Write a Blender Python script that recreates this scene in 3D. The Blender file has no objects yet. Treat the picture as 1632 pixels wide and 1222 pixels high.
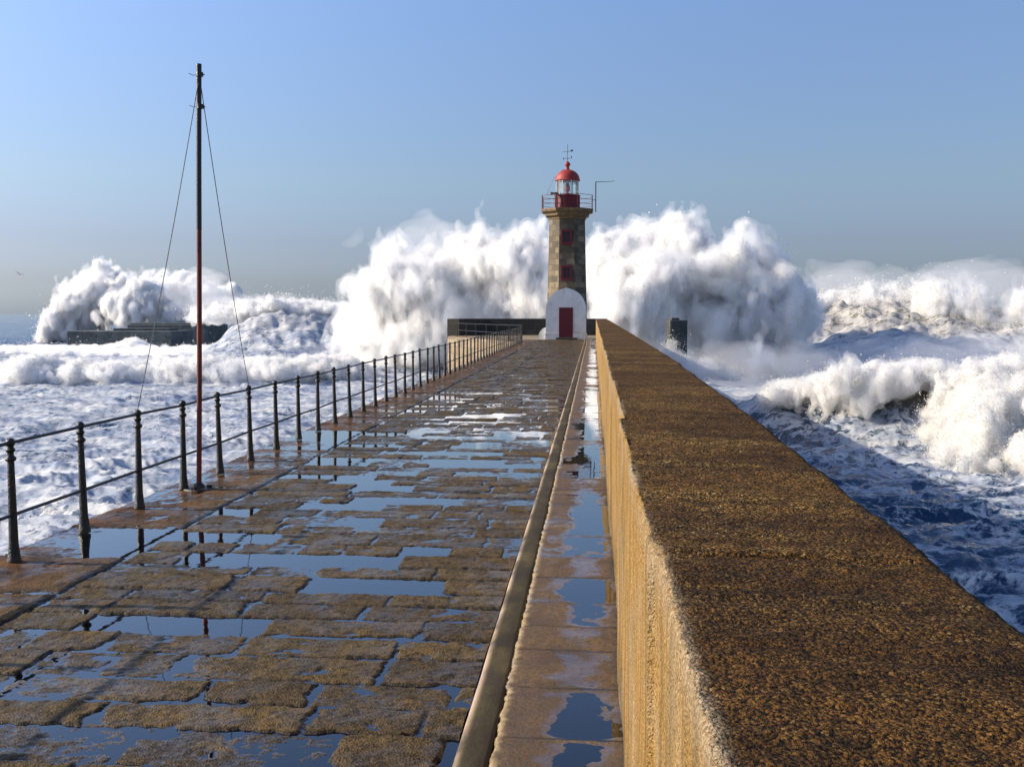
import bpy, bmesh, math, random, time
import numpy as np
import openvdb
from mathutils import Vector
T0 = time.time()
random.seed(7); RNG = np.random.default_rng(11)
S = bpy.context.scene
COL = S.collection

# ------------------------------------------------------------------ camera
EYE = np.array([0.0, 0.0, 1.75])
YAW, PITCH, FPX = math.radians(4.64), math.radians(3.97), 1600.0
cam = bpy.data.cameras.new('camera'); camo = bpy.data.objects.new('camera', cam); COL.objects.link(camo)
cam.sensor_width = 36; cam.lens = 36 * FPX / 1632; cam.clip_start = 0.05; cam.clip_end = 20000
camo.location = EYE; camo.rotation_euler = (math.radians(90) - PITCH, 0, YAW)
S.camera = camo

# ------------------------------------------------------------------ sky and sun
SUN_EL, SUN_AZ = math.radians(26), math.radians(-90)   # azimuth from +Y, clockwise seen from above
S.view_settings.view_transform = 'Standard'; S.view_settings.look = 'None'
S.view_settings.exposure = 0.55; S.view_settings.gamma = 1
w = bpy.data.worlds.new('World'); S.world = w; w.use_nodes = True
nt = w.node_tree; nt.nodes.clear()
out = nt.nodes.new('ShaderNodeOutputWorld'); bg = nt.nodes.new('ShaderNodeBackground')
sky = nt.nodes.new('ShaderNodeTexSky'); sky.sky_type = 'NISHITA'; sky.sun_disc = False
sky.sun_elevation = SUN_EL; sky.sun_rotation = SUN_AZ
sky.air_density = 1.0; sky.dust_density = 1.2; sky.ozone_density = 3.0
bg.inputs[1].default_value = 0.12
# sea haze low in the sky: greyer and duller towards the horizon
tc = nt.nodes.new('ShaderNodeTexCoord'); sx = nt.nodes.new('ShaderNodeSeparateXYZ'); rp = nt.nodes.new('ShaderNodeValToRGB'); mx = nt.nodes.new('ShaderNodeMix')
mx.data_type = 'RGBA'; mx.blend_type = 'MULTIPLY'; mx.inputs[0].default_value = 1.0
nt.links.new(tc.outputs['Generated'], sx.inputs[0]); nt.links.new(sx.outputs[2], rp.inputs[0])
cr = rp.color_ramp
for e_ in range(4): cr.elements.new(0.5)
for e_, (p_, c_) in zip(cr.elements, [(0.0, (.55, .70, 1.08)), (.03, (.50, .55, .78)), (.07, (.56, .55, .70)), (.125, (.71, .69, .74)), (.32, (1.0, 1.0, 1.12)), (.6, (1.05, 1.08, 1.2))]):
    e_.position = p_; e_.color = c_ + (1,)
nt.links.new(sky.outputs[0], mx.inputs[6]); nt.links.new(rp.outputs[0], mx.inputs[7])
lr = nt.nodes.new('ShaderNodeMath'); lr.operation = 'MULTIPLY_ADD'; lr.inputs[1].default_value = -.27 * .12; lr.inputs[2].default_value = 1.03 * .12
nt.links.new(sx.outputs[0], lr.inputs[0]); nt.links.new(lr.outputs[0], bg.inputs[1])    # brighter on the sun's side
nt.links.new(mx.outputs[2], bg.inputs[0]); nt.links.new(bg.outputs[0], out.inputs[0])
sl = bpy.data.lights.new('sun', 'SUN'); sl.energy = 4.8; sl.angle = math.radians(0.5); sl.color = (1.0, 0.87, 0.68)
so = bpy.data.objects.new('sun', sl); COL.objects.link(so)
sdir = Vector((math.sin(SUN_AZ) * math.cos(SUN_EL), math.cos(SUN_AZ) * math.cos(SUN_EL), math.sin(SUN_EL)))
so.rotation_euler = sdir.to_track_quat('Z', 'Y').to_euler(); so.location = (-30, 0, 40)
S.cycles.volume_bounces = 16; S.cycles.max_bounces = 18; S.cycles.transparent_max_bounces = 24
S.cycles.diffuse_bounces = 3; S.cycles.glossy_bounces = 3; S.cycles.use_denoising = True
S.cycles.sample_clamp_indirect = 6.0

# ------------------------------------------------------------------ survey helpers: sight lines to world points
_F = np.array([-math.sin(YAW) * math.cos(PITCH), math.cos(YAW) * math.cos(PITCH), -math.sin(PITCH)])
_R = np.array([math.cos(YAW), math.sin(YAW), 0]); _U = np.cross(_R, _F)
def ray(px, py): return _F * FPX + _R * (px - 816) + _U * (611 - py)
def at(px, py, Y):
    d = ray(px, py); return EYE + d * (Y / d[1])
def gnd(px, py, z):
    d = ray(px, py); return EYE + d * ((z - EYE[2]) / d[2])
SEA = -4.0
RISE = 0.0025
def zd(Y): return RISE * np.maximum(Y, 0)

# ------------------------------------------------------------------ numpy noise
_P = RNG.permutation(4096)
_G2 = RNG.normal(size=(4096, 2)); _G2 /= np.linalg.norm(_G2, axis=1)[:, None]
def gnoise2(x, y, seed=0):
    xi = np.floor(x).astype(np.int64); yi = np.floor(y).astype(np.int64)
    fx = x - xi; fy = y - yi
    u = fx * fx * fx * (fx * (fx * 6 - 15) + 10); v = fy * fy * fy * (fy * (fy * 6 - 15) + 10)
    def g(i, j):
        h = _P[(_P[(xi + i + seed * 131) & 4095] + yi + j) & 4095]
        gg = _G2[h]; return gg[..., 0] * (fx - i) + gg[..., 1] * (fy - j)
    a = g(0, 0) * (1 - u) + g(1, 0) * u; b = g(0, 1) * (1 - u) + g(1, 1) * u
    return (a * (1 - v) + b * v) * 1.5
def fbm2(x, y, octv=4, seed=0, gain=0.5):
    s = 0; a = 1; t = 0
    for o in range(octv):
        s = s + a * gnoise2(x * 2 ** o + o * 17.3, y * 2 ** o - o * 9.1, seed + o); t += a; a *= gain
    return s / t
def sstep(a, b, x):
    t = np.clip((x - a) / (b - a), 0, 1); return t * t * (3 - 2 * t)
def _wmat(n, start, step, cell, L0):
    # cubic B-spline weights of n samples on a lattice
    p = (start + np.arange(n) * step) / cell - L0
    i = np.floor(p).astype(int); f = p - i
    W = np.zeros((n, i.max() + 4), 'f4')
    r = np.arange(n)
    W[r, i] = (1 - f) ** 3 / 6; W[r, i + 1] = (3 * f ** 3 - 6 * f ** 2 + 4) / 6
    W[r, i + 2] = (-3 * f ** 3 + 3 * f ** 2 + 3 * f + 1) / 6; W[r, i + 3] = f ** 3 / 6
    return W
def vnoise3(shape, org, step, cell, rng):
    """smooth value noise (about -1..1) on a regular grid; cell may be a 3-tuple"""
    if np.isscalar(cell): cell = (cell,) * 3
    Ws = []
    for a in range(3):
        L0 = math.floor(org[a] / cell[a]) - 1
        Ws.append(_wmat(shape[a], org[a], step, cell[a], L0))
    L = rng.uniform(-1, 1, size=tuple(W.shape[1] for W in Ws)).astype('f4')
    r = np.tensordot(Ws[0], L, (1, 0)); r = np.tensordot(r, Ws[1], (1, 1)).transpose(0, 2, 1)
    r = np.tensordot(r, Ws[2], (2, 1))
    return r * 2.2

# ------------------------------------------------------------------ node material helpers
class N:
    def __init__(s, name):
        s.m = bpy.data.materials.new(name); s.m.use_nodes = True; s.t = s.m.node_tree; s.t.nodes.clear()
        s.out = s.t.nodes.new('ShaderNodeOutputMaterial')
    def n(s, typ, **kw):
        nd = s.t.nodes.new('ShaderNode' + typ)
        for k, v in kw.items():
            if k.startswith('i_'):
                key = k[2:]; key = int(key) if key.isdigit() else key.replace('_', ' ')
                if hasattr(v, 'is_output') or isinstance(v, bpy.types.NodeSocket): s.t.links.new(v, nd.inputs[key])
                else: nd.inputs[key].default_value = v
            else: setattr(nd, k, v)
        return nd
    def link(s, a, b): s.t.links.new(a, b)
    def obj(s):
        return s.n('TexCoord').outputs['Object']
    def noise(s, vec, scale, detail=4, rough=0.5, dist=0.0, out='Fac'):
        return s.n('TexNoise', i_Vector=vec, i_Scale=scale, i_Detail=detail, i_Roughness=rough, i_Distortion=dist).outputs[out]
    def map(s, vec, scale=(1, 1, 1), loc=(0, 0, 0), rot=(0, 0, 0)):
        return s.n('Mapping', i_Vector=vec, i_Scale=scale, i_Location=loc, i_Rotation=rot).outputs[0]
    def ramp(s, fac, stops, interp='LINEAR'):
        r = s.n('ValToRGB', i_0=fac); cr = r.color_ramp; cr.interpolation = interp
        while len(cr.elements) < len(stops): cr.elements.new(0.5)
        for e, (p, c) in zip(cr.elements, stops):
            e.position = p; e.color = (c, c, c, 1) if np.isscalar(c) else tuple(c) + (1,)
        return r.outputs[0]
    def mix(s, f, a, b, typ='MIX'):
        m = s.n('Mix', data_type='RGBA', blend_type=typ)
        for sock, v in ((m.inputs[0], f), (m.inputs[6], a), (m.inputs[7], b)):
            if isinstance(v, bpy.types.NodeSocket): s.link(v, sock)
            elif np.isscalar(v): sock.default_value = v
            else: sock.default_value = tuple(v) + (1,)
        return m.outputs[2]
    def math(s, op, a, b=0.0, c=None, clamp=False):
        m = s.n('Math', operation=op, use_clamp=clamp)
        for k, v in enumerate((a, b, c)):
            if v is None: continue
            if isinstance(v, bpy.types.NodeSocket): s.link(v, m.inputs[k])
            else: m.inputs[k].default_value = v
        return m.outputs[0]
    def attr(s, name, out='Fac'): return s.n('Attribute', attribute_name=name).outputs[out]
    def bump(s, h, strength=0.5, dist=0.02, normal=None):
        b = s.n('Bump', i_Height=h, i_Strength=strength, i_Distance=dist)
        if normal is not None: s.link(normal, b.inputs['Normal'])
        return b.outputs[0]
    def bsdf(s, color, rough=0.7, normal=None, **kw):
        b = s.n('BsdfPrincipled')
        def st(k, v):
            if isinstance(v, bpy.types.NodeSocket): s.link(v, b.inputs[k])
            elif k in ('Base Color',) and not np.isscalar(v): b.inputs[k].default_value = tuple(v) + (1,)
            else: b.inputs[k].default_value = v
        st('Base Color', color); st('Roughness', rough)
        if normal is not None: st('Normal', normal)
        for k, v in kw.items(): st(k.replace('_', ' '), v)
        return b
    def surf(s, node): s.link(node.outputs[0] if hasattr(node, 'outputs') else node, s.out.inputs['Surface']); return s.m

# ------------------------------------------------------------------ mesh helpers
def tag(o, label=None, cat=None, group=None, kind=None):
    for k, v in (('label', label), ('category', cat), ('group', group), ('kind', kind)):
        if v: o[k] = v
    return o
def link(name, me, mat, parent=None):
    o = bpy.data.objects.new(name, me); COL.objects.link(o)
    if mat is not None: me.materials.append(mat)
    if parent is not None: o.parent = parent
    return o
def np_mesh(name, V, F, smooth=True, attrs=None):
    me = bpy.data.meshes.new(name); V = np.ascontiguousarray(V, 'f4'); F = np.ascontiguousarray(F, 'i4')
    k = F.shape[1]
    me.vertices.add(len(V)); me.vertices.foreach_set('co', V.ravel())
    me.loops.add(F.size); me.loops.foreach_set('vertex_index', F.ravel())
    me.polygons.add(len(F)); me.polygons.foreach_set('loop_start', np.arange(len(F), dtype='i4') * k)
    me.polygons.foreach_set('use_smooth', np.full(len(F), smooth))
    for nm, a in (attrs or {}).items():
        at_ = me.attributes.new(nm, 'FLOAT', 'POINT'); at_.data.foreach_set('value', np.ascontiguousarray(a, 'f4').ravel())
    me.update(calc_edges=True)
    return me
def grid_faces(nr, nc, flip=False):
    i = (np.arange(nr - 1)[:, None] * nc + np.arange(nc - 1)[None, :]).ravel()
    f = np.stack([i, i + 1, i + nc + 1, i + nc], 1)
    return f[:, ::-1] if flip else f
class MB:
    """collects shapes for one mesh"""
    def __init__(s): s.bm = bmesh.new()
    def box(s, c, size, rz=0.0, bevel=0.0):
        v0 = bmesh.ops.create_cube(s.bm, size=1)['verts']
        cr, sr = math.cos(rz), math.sin(rz)
        if bevel:
            for v in v0: v.co = Vector((v.co.x * size[0], v.co.y * size[1], v.co.z * size[2]))
            es = list({e for v in v0 for e in v.link_edges})
            r = bmesh.ops.bevel(s.bm, geom=es, offset=bevel, segments=2, affect='EDGES', profile=0.6)
            vs = {v for f in r['faces'] for v in f.verts} | {v for v in v0 if v.is_valid}
            sc = (1, 1, 1)
        else: vs = v0; sc = size
        for v in vs:
            x, y, z = v.co.x * sc[0], v.co.y * sc[1], v.co.z * sc[2]
            v.co = Vector((c[0] + x * cr - y * sr, c[1] + x * sr + y * cr, c[2] + z))
        return s
    def lathe(s, prof, c=(0, 0, 0), seg=16, rot=0.0, caps=True):
        rings = []
        for r, z in prof:
            rings.append([s.bm.verts.new((c[0] + r * math.cos(rot + 2 * math.pi * k / seg), c[1] + r * math.sin(rot + 2 * math.pi * k / seg), c[2] + z)) for k in range(seg)])
        for a, b in zip(rings, rings[1:]):
            for k in range(seg):
                s.bm.faces.new((a[k], a[(k + 1) % seg], b[(k + 1) % seg], b[k]))
        if caps: s.bm.faces.new(rings[0][::-1]); s.bm.faces.new(rings[-1])
        return s
    def tube(s, pts, r, seg=8):
        pts = [Vector(p) for p in pts]; rings = []
        for k, p in enumerate(pts):
            d = (pts[min(k + 1, len(pts) - 1)] - pts[max(k - 1, 0)]).normalized()
            a = d.orthogonal().normalized() if abs(d.z) > 0.9 else d.cross(Vector((0, 0, 1))).normalized()
            b = d.cross(a); rr = r[k] if hasattr(r, '__len__') else r
            rings.append([s.bm.verts.new(p + (a * math.cos(2 * math.pi * q / seg) + b * math.sin(2 * math.pi * q / seg)) * rr) for q in range(seg)])
        for A, B in zip(rings, rings[1:]):
            for k in range(seg): s.bm.faces.new((A[k], A[(k + 1) % seg], B[(k + 1) % seg], B[k]))
        s.bm.faces.new(rings[0][::-1]); s.bm.faces.new(rings[-1])
        return s
    def prism(s, poly, z0, z1):
        a = [s.bm.verts.new((x, y, z0)) for x, y in poly]; b = [s.bm.verts.new((x, y, z1)) for x, y in poly]
        n = len(poly)
        for k in range(n): s.bm.faces.new((a[k], a[(k + 1) % n], b[(k + 1) % n], b[k]))
        s.bm.faces.new(a[::-1]); s.bm.faces.new(b); return s
    def prism_y(s, poly, y0, y1):
        a = [s.bm.verts.new((x, y0, z)) for x, z in poly]; b = [s.bm.verts.new((x, y1, z)) for x, z in poly]
        n = len(poly)
        for k in range(n): s.bm.faces.new((a[k], a[(k + 1) % n], b[(k + 1) % n], b[k]))
        s.bm.faces.new(a[::-1]); s.bm.faces.new(b); return s
    def done(s, name, mat, parent=None, smooth=False, off=(0, 0, 0)):
        bmesh.ops.recalc_face_normals(s.bm, faces=s.bm.faces)
        me = bpy.data.meshes.new(name)
        for v in s.bm.verts: v.co -= Vector(off)
        if smooth:
            for f in s.bm.faces: f.smooth = True
            for e in s.bm.edges:
                if len(e.link_faces) == 2 and e.calc_face_angle(0) > 0.6: e.smooth = False
        s.bm.to_mesh(me); s.bm.free()
        return link(name, me, mat, parent)
def empty(name, loc):
    o = bpy.data.objects.new(name, None); COL.objects.link(o); o.location = loc; o.empty_display_size = 0.2
    return o

# ================================================================== MATERIALS
def m_deck():
    n = N('wet_paving'); P = n.obj(); tone = n.attr('tone'); edge = n.attr('edge'); low = n.attr('low')
    big = n.noise(P, 1.3, 4, .6); mid = n.noise(P, 9, 5, .65); fine = n.noise(P, 70, 4, .7); grit = n.n('TexVoronoi', i_Vector=P, i_Scale=110.0).outputs['Distance']
    c = n.ramp(tone, [(0, (.022, .012, .004)), (.3, (.066, .037, .009)), (.6, (.090, .056, .015)), (.85, (.135, .080, .020)), (1, (.12, .09, .042))])
    c = n.mix(n.ramp(big, [(.35, 0), (.65, .75)]), c, (.072, .050, .026))
    c = n.mix(n.ramp(mid, [(.44, 0), (.58, .75)]), c, (.028, .020, .010)); c = n.mix(n.ramp(n.noise(P, 4.5, 6, .7), [(.52, 0), (.66, .7)]), c, (.17, .105, .035))
    c = n.mix(n.ramp(fine, [(.45, 0), (.75, .7)]), c, (.20, .145, .065)); c = n.mix(n.ramp(n.noise(P, 24, 6, .7), [(.36, .85), (.50, 0)]), c, (.016, .011, .006))
    c = n.mix(n.math('MULTIPLY', edge, .85), c, n.mix(n.ramp(n.noise(P, 2.4, 5, .65), [(.4, 0), (.6, 1)]), (.028, .010, .006), (.17, .070, .014)))
    c = n.mix(n.ramp(low, [(0, 0), (1, .8)]), c, (.02, .016, .012))
    wetn = n.ramp(n.noise(n.map(P, (1, .8, 1)), 2.6, 6, .68), [(.46, 0), (.60, 1)])
    dmp = n.attr('damp'); wetn = n.math('MAXIMUM', n.math('MULTIPLY', wetn, .5), dmp); c = n.mix(n.math('MULTIPLY', wetn, .55), c, n.mix(.5, c, (.008, .006, .004)))
    rough = n.math('MULTIPLY_ADD', wetn, -.28, .75)
    h = n.math('ADD', n.math('MULTIPLY', fine, 1.3), n.math('MULTIPLY', grit, .7))
    nb = n.bump(n.math('MULTIPLY_ADD', n.noise(P, 24, 6, .7), 1.6, h), .8, .009)
    b = n.bsdf(c, rough, nb, Coat_Weight=n.math('MULTIPLY_ADD', wetn, .95, .02), Coat_Roughness=n.math('MULTIPLY_ADD', dmp, -.10, .17), Coat_IOR=1.36, Coat_Normal=n.bump(mid, .35, .006))
    b.inputs['Specular IOR Level'].default_value = .15
    return n.surf(b)
def m_puddle():
    n = N('puddle_water'); P = n.obj()
    nb = n.bump(n.noise(P, 7, 2, .5), .05, .01)
    b = n.n('Fresnel', i_IOR=1.45, i_Normal=nb); g = n.n('BsdfGlossy', i_Roughness=.02, i_Normal=nb); t = n.n('BsdfTransparent', i_Color=(.50, .48, .46, 1))
    m = n.n('MixShader', i_0=n.math('MULTIPLY', b.outputs[0], 1.8, clamp=True)); n.link(t.outputs[0], m.inputs[1]); n.link(g.outputs[0], m.inputs[2])
    return n.surf(m)
def m_wall():
    n = N('pebbly_concrete'); P = n.obj(); up = n.attr('up'); worn_sunlit = n.attr('worn_sunlit')
    big = n.noise(n.map(P, (.6, 1.7, 1.0), rot=(0, 0, .3)), 1.5, 6, .66); mid = n.noise(P, 14, 4, .6)
    Pw = n.mix(.06, P, n.noise(P, 60, 2, .5, out='Color')); peb = n.n('TexVoronoi', i_Vector=P, i_Scale=175.0); pc = peb.outputs['Color']; hole = n.noise(P, 85, 4, .65)
    sep = n.n('SeparateColor', i_0=pc).outputs[0]
    top = n.ramp(sep, [(0, (.014, .009, .003)), (.35, (.078, .037, .007)), (.7, (.235, .118, .020)), (.93, (.43, .27, .075)), (1, (.66, .52, .27))])
    top = n.mix(n.ramp(n.noise(n.map(P, (.8, 1.3, 1), (5, 2, 0)), .9, 5, .6), [(.47, 0), (.56, .72)]), top, n.mix(sep, (.010, .006, .003), (.10, .048, .013)))
    band = n.noise(n.map(P, (.9, 4.2, 1), rot=(0, 0, .22)), 1.0, 6, .7)
    top = n.mix(n.ramp(band, [(.49, 0), (.57, .85)]), top, n.mix(sep, (.008, .005, .003), (.080, .036, .008)))
    top = n.mix(n.ramp(big, [(.38, 0), (.62, .8)]), top, n.mix(sep, (.030, .012, .004), (.21, .100, .022)))
    top = n.mix(n.ramp(mid, [(.5, 0), (.72, .6)]), top, (.020, .012, .005)); top = n.mix(n.ramp(hole, [(.38, .9), (.47, 0)]), top, (.006, .004, .002))
    side = n.ramp(sep, [(0, (.26, .14, .035)), (.5, (.39, .22, .065)), (1, (.55, .37, .15))])
    stripe = n.noise(n.map(P, (1, 22, 1.1)), 1.0, 4, .6)
    side = n.mix(n.ramp(stripe, [(.40, 0), (.62, .6)]), side, (.22, .135, .045))
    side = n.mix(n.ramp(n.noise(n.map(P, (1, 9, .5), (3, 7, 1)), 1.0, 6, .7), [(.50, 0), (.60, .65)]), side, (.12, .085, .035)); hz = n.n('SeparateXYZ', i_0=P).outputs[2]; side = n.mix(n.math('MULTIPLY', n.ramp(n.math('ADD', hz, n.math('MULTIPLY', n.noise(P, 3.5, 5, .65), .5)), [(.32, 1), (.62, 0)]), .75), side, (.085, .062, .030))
    side = n.mix(n.ramp(n.noise(P, 3, 4), [(.5, 0), (.75, .5)]), side, (.34, .30, .22)); side = n.mix(n.ramp(n.noise(n.map(P, (1, 5, 1.5)), 1.3, 6, .7), [(.50, 0), (.66, .55)]), side, (.16, .105, .04)); side = n.mix(n.ramp(hole, [(.36, .6), (.46, 0)]), side, (.10, .06, .02))
    c = n.mix(up, side, top); c = n.mix(n.math('MULTIPLY', worn_sunlit, .62), c, n.mix(sep, (.22, .16, .09), (.46, .38, .27)))
    h = n.math('ADD', n.math('MULTIPLY', peb.outputs['Distance'], -.6), n.math('MULTIPLY_ADD', hole, 2.2, n.math('MULTIPLY', mid, .6)))
    nb = n.bump(h, n.math('MULTIPLY_ADD', up, .15, .85), .011)
    return n.surf(n.bsdf(c, .85, nb, Specular_IOR_Level=.12))
def m_kerb():
    n = N('kerb_concrete'); P = n.obj(); worn_sunlit = n.attr('worn_sunlit')
    c = n.ramp(n.noise(n.map(P, (1, .6, 1)), 6, 5, .6), [(.3, (.036, .028, .013)), (.55, (.080, .062, .025)), (.8, (.125, .097, .042))])
    c = n.mix(n.ramp(n.noise(P, 2.1, 3), [(.52, 0), (.6, .7)]), c, (.035, .028, .018))
    c = n.mix(worn_sunlit, c, (.46, .34, .24))  # sunlight on the left bevel painted in as a pale pink
    c = n.mix(n.ramp(n.noise(n.map(P, (3, 1, 1)), 1.4, 5, .6), [(.42, .8), (.55, 0)]), c, (.03, .024, .014))
    return n.surf(n.bsdf(c, .7, n.bump(n.noise(P, 90, 5, .7), .8, .005), Specular_IOR_Level=.2))
def m_walk():
    n = N('wet_walkway_slab'); P = n.obj(); worn_sunlit = n.attr('worn_sunlit'); low = n.attr('low'); tone = n.attr('tone')
    c = n.ramp(n.noise(P, 4, 5, .62), [(.3, (.038, .018, .004)), (.5, (.115, .056, .008)), (.75, (.20, .115, .022))])
    c = n.mix(n.ramp(n.noise(P, 38, 6, .75), [(.44, 0), (.56, .8)]), c, (.040, .024, .012)); c = n.mix(n.ramp(n.noise(P, 130, 3, .7), [(.55, 0), (.68, .7)]), c, (.22, .13, .04))
    c = n.mix(n.math('MULTIPLY', tone, .35), c, (.10, .07, .04))
    c = n.mix(n.math('MULTIPLY', low, .9), c, (.02, .014, .009))
    c = n.mix(n.math('MULTIPLY', worn_sunlit, .85), c, n.mix(n.noise(P, 30, 3), (.22, .13, .04), (.50, .38, .20)))  # left slab edge paler: rounded wear plus sunlight put into the colour
    wetn = n.ramp(n.math('ADD', n.noise(P, 6, 4, .6), n.math('MULTIPLY', n.attr('wet'), .42)), [(.66, 0), (.88, 1)])
    return n.surf(n.bsdf(c, n.math('MULTIPLY_ADD', wetn, -.2, .6), n.bump(n.noise(P, 60, 6, .75), 1.0, .009), Coat_Weight=n.math('MULTIPLY_ADD', wetn, .9, .05), Coat_Roughness=n.math('MULTIPLY_ADD', wetn, -.14, .24), Coat_IOR=1.45, Coat_Normal=n.bump(n.noise(P, 30, 4), .15, .004)))
def m_plain(name, col, rough=.6, var=.35, scale=6, bump=.3, metal=0.0, spot=None):
    n = N(name); P = n.obj(); f = n.noise(P, scale, 5, .6)
    c = n.mix(n.ramp(f, [(.35, 0), (.7, 1)]), col, tuple(x * (1 - var) for x in col))
    if spot: c = n.mix(n.ramp(n.noise(P, scale * 1.7, 5, .65), [(.52, 0), (.62, .85)]), c, spot)
    return n.surf(n.bsdf(c, rough, n.bump(n.noise(P, scale * 8, 4), bump, .01), Metallic=metal))
def m_masonry(name, cols, bw=.55, bh=.36, mortar=(.06, .05, .035)):
    n = N(name); uv = n.n('UVMap').outputs[0]; P = n.obj()
    br = n.n('TexBrick', i_Vector=uv, i_Scale=1.0, i_Color1=(0, 0, 0, 1), i_Color2=(1, 1, 1, 1), i_Mortar=(.5, .5, .5, 1))
    br.inputs['Brick Width'].default_value = bw; br.inputs['Row Height'].default_value = bh; br.inputs['Mortar Size'].default_value = .012; br.inputs['Mortar Smooth'].default_value = .3
    c = n.ramp(br.outputs[0], [(0, cols[0]), (.5, cols[1]), (1, cols[2])])
    c = n.mix(n.ramp(n.noise(P, 2.2, 5, .65), [(.45, 0), (.7, .7)]), c, cols[3])
    c = n.mix(br.outputs['Fac'], c, mortar)
    h = n.math('SUBTRACT', n.noise(P, 22, 4), br.outputs['Fac'])
    return n.surf(n.bsdf(c, .75, n.bump(h, .6, .03)))
M = dict(
    deck=m_deck(), puddle=m_puddle(), wall=m_wall(), kerb=m_kerb(), walk=m_walk(),
    iron=m_plain('black_iron', (.010, .017, .013), .42, .5, 9, .8, .0, (.060, .020, .008)),
    rail=m_plain('black_rail', (.012, .012, .012), .4, .4, 14, .3, .0),
    rust=m_plain('rusty_red_paint', (.20, .030, .012), .6, .6, 5, .4, 0, (.05, .014, .008)),
    wire=m_plain('steel_wire', (.10, .10, .10), .5),
    stone=m_masonry('granite_blocks', [(.070, .050, .028), (.125, .090, .048), (.25, .19, .11), (.030, .028, .019)]),
    cornice=m_plain('stained_granite', (.22, .14, .055), .7, .5, 3, .4, 0, (.08, .06, .04)),
    white=m_plain('white_lime_wash', (.74, .74, .70), .7, .16, 1.5, .25, 0, (.58, .58, .52)),
    red=m_plain('red_paint', (.34, .030, .020), .6, .35, 4, .15, 0, (.33, .02, .012)),
    dred=m_plain('dark_red_paint', (.15, .005, .012), .45, .3, 4, .15),
    far_concrete=m_plain('weathered_grey_concrete', (.115, .125, .120), .8, .5, .6, .5, 0, (.05, .055, .055)),
    concrete=m_plain('dark_wet_concrete', (.060, .062, .060), .65, .5, 1.2, .5, 0, (.025, .028, .03)),
    parapet=m_masonry('parapet_blocks', [(.17, .12, .07), (.24, .17, .095), (.30, .23, .14), (.12, .09, .06)], 1.1, .5),
    darkwall=m_masonry('wet_shaded_blocks', [(.030, .026, .018), (.045, .038, .026), (.06, .05, .034), (.02, .018, .014)], 1.1, .5),  # parapet masonry darkened: wetness and its shaded front put into the colour
    glass=None)
def m_glass():
    n = N('lantern_glass'); t = n.n('BsdfTransparent', i_Color=(.86, .92, .92, 1)); g = n.n('BsdfGlossy', i_Roughness=.03)
    m = n.n('MixShader', i_0=n.math('MULTIPLY_ADD', n.n('LayerWeight', i_Blend=.3).outputs['Fresnel'], .8, .12)); n.link(t.outputs[0], m.inputs[1]); n.link(g.outputs[0], m.inputs[2])
    return n.surf(m)
M['glass'] = m_glass()

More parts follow.
